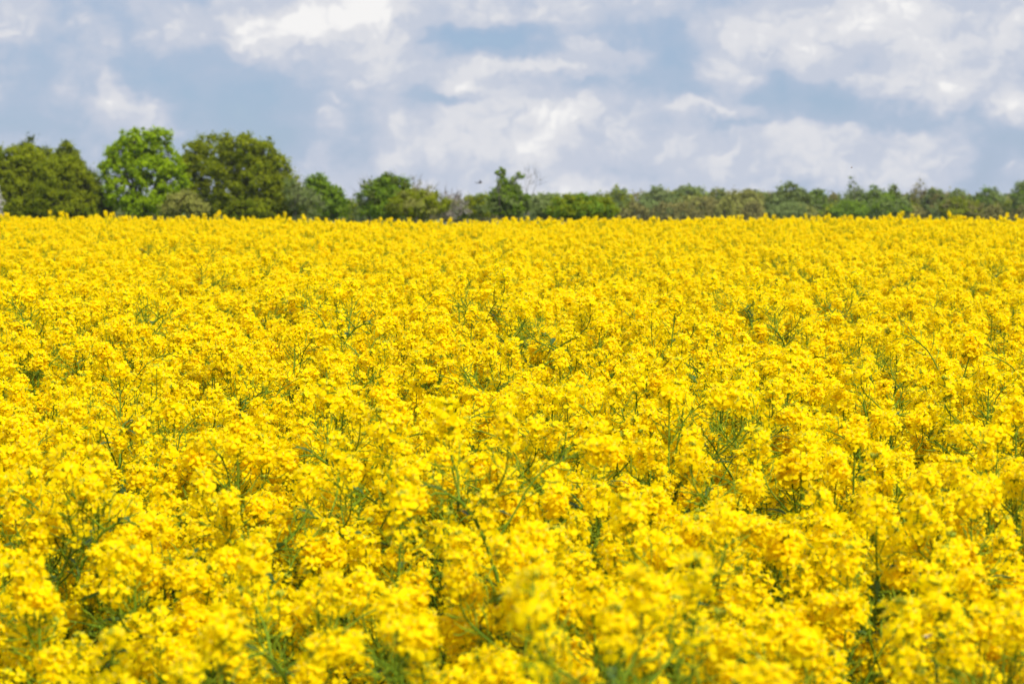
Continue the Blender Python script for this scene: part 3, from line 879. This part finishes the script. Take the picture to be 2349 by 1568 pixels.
def puffs(dx=0.0, dz=0.0):
    """cauliflower heaps: folded noise, creased between the puffs"""
    tot = None
    for k, (sc_, wt) in enumerate(((24, 1.0), (55, .55), (120, .28))):
        mp = N.new('ShaderNodeMapping'); mp.inputs['Scale'].default_value = (1, 1, 1.3); mp.inputs['Location'].default_value = (dx + k * 1.7, k * .9, dz + k * .4)
        L.new(wa.outputs[0], mp.inputs[0])
        nz = N.new('ShaderNodeTexNoise'); nz.inputs['Scale'].default_value = sc_; nz.inputs['Detail'].default_value = 0.0
        L.new(mp.outputs[0], nz.inputs['Vector'])
        v = math_('MULTIPLY', math_('ABSOLUTE', math_('SUBTRACT', nz.outputs['Fac'], .5)), 2.0 * wt)
        tot = v if tot is None else math_('ADD', tot, v)
    return math_('SUBTRACT', tot, .42)
pf = puffs(); relief = math_('SUBTRACT', pf, puffs(-.0025, .0045))     # sunlit upper right flanks of the puffs
base = math_('ADD', math_('MULTIPLY', math_('SUBTRACT', n1.outputs['Fac'], .5), 1.0), math_('ADD', math_('MULTIPLY', math_('SUBTRACT', n2.outputs['Fac'], .5), .22), math_('MULTIPLY', pf, .23)))
c = math_('ADD', math_('ADD', base, acc), .485)
def smooth(v, lo, hi):
    m = N.new('ShaderNodeMapRange'); m.interpolation_type = 'SMOOTHSTEP'; m.inputs['From Min'].default_value = lo; m.inputs['From Max'].default_value = hi
    L.new(v, m.inputs['Value']); return m.outputs[0]
def mixc(f, a, b_):
    m = N.new('ShaderNodeMix'); m.data_type = 'RGBA'; L.new(f, m.inputs['Factor'])
    for k, v in (('A', a), ('B', b_)):
        if isinstance(v, tuple): m.inputs[k].default_value = (*v, 1)
        else: L.new(v, m.inputs[k])
    return m.outputs['Result']
n3 = noise(16, 3, .5, 1.6, 0, 21.0)
mp3 = N.new('ShaderNodeMapping'); mp3.inputs['Scale'].default_value = (1, 1, 1.6); mp3.inputs['Location'].default_value = (21.0 - .006, 14.7, 6.3 + .020)
L.new(tc.outputs['Generated'], mp3.inputs[0])
n4 = N.new('ShaderNodeTexNoise'); n4.inputs['Scale'].default_value = 16; n4.inputs['Detail'].default_value = 3; n4.inputs['Roughness'].default_value = .5
L.new(mp3.outputs[0], n4.inputs['Vector'])
heap = math_('SUBTRACT', n3.outputs['Fac'], n4.outputs['Fac'])      # bright tops over shaded undersides
c = math_('ADD', c, math_('MULTIPLY', heap, .55))
lit = math_('ADD', c, math_('ADD', math_('MULTIPLY', relief, .34), math_('MULTIPLY', heap, .3)))
col = mixc(smooth(c, .08, .34), (.315, .435, .635), (.40, .495, .66))
col = mixc(smooth(c, .30, .56), col, (.565, .61, .715))
col = mixc(smooth(lit, .52, .80), col, (.73, .74, .785))
col = mixc(smooth(lit, .80, 1.05), col, (.92, .91, .905))
ramp = N.new('ShaderNodeGamma'); ramp.inputs['Gamma'].default_value = 1.0; L.new(col, ramp.inputs[0])
bg2 = N.new('ShaderNodeBackground'); L.new(ramp.outputs[0], bg2.inputs['Color']); bst = N.new('ShaderNodeMapRange'); L.new(sep.outputs['Z'], bst.inputs['Value'])      # thinner, brighter cloud overhead
bst.inputs['From Min'].default_value = .12; bst.inputs['From Max'].default_value = .7; bst.inputs['To Min'].default_value = .76; bst.inputs['To Max'].default_value = 1.35
L.new(bst.outputs[0], bg2.inputs['Strength'])
cov = N.new('ShaderNodeMapRange'); L.new(c, cov.inputs['Value']); cov.inputs['From Min'].default_value = .0; cov.inputs['From Max'].default_value = .5
cov.inputs['To Min'].default_value = .72; cov.inputs['To Max'].default_value = 1.0
mxs = N.new('ShaderNodeMixShader'); L.new(cov.outputs[0], mxs.inputs[0]); L.new(bg1.outputs[0], mxs.inputs[1]); L.new(bg2.outputs[0], mxs.inputs[2])
L.new(mxs.outputs[0], out.inputs['Surface'])

# ---------------------------------------------------------------- air
hz = MB()
x0, x1, y0, y1, z0, z1 = -905, 905, -35, 1410, -8, 16
hz.add([(x0, y0, z0), (x1, y0, z0), (x1, y1, z0), (x0, y1, z0), (x0, y0, z1), (x1, y0, z1), (x1, y1, z1), (x0, y1, z1)],
       [[3, 2, 1, 0], [4, 5, 6, 7], [0, 1, 5, 4], [1, 2, 6, 5], [2, 3, 7, 6], [3, 0, 4, 7]])
mh, nth, NH, LH = nodes_of('haze')
oh = NH.new('ShaderNodeOutputMaterial'); pv = NH.new('ShaderNodeVolumePrincipled')
pv.inputs['Color'].default_value = (.93, .95, 1.0, 1); pv.inputs['Density'].default_value = .00008; pv.inputs['Anisotropy'].default_value = .2
LH.new(pv.outputs[0], oh.inputs['Volume'])
tag(hz.build('haze', [mh], smooth=False), 'thin pale spring haze over the far wood', 'haze', kind='stuff')

# ---------------------------------------------------------------- camera and render settings
cd = bpy.data.cameras.new('camera'); cam = bpy.data.objects.new('camera', cd); C.objects.link(cam)
cd.sensor_width = 36; cd.lens = 36 * FD / 2349.0; cd.clip_start = .1; cd.clip_end = 6000
cam.location = (0, 0, EYE); cam.rotation_euler = (R(90) - PITCH, 0, 0)
cd.dof.use_dof = True; cd.dof.focus_distance = 7.5; cd.dof.aperture_fstop = 5.8; cd.dof.aperture_blades = 9
scn.camera = cam
vs = scn.view_settings; vs.view_transform = 'Standard'; vs.look = 'None'; vs.exposure = 0.4; vs.gamma = 1
scn.cycles.max_bounces = 10; scn.cycles.diffuse_bounces = 6; scn.cycles.transmission_bounces = 6; scn.cycles.transparent_max_bounces = 8
scn.cycles.sample_clamp_indirect = 6
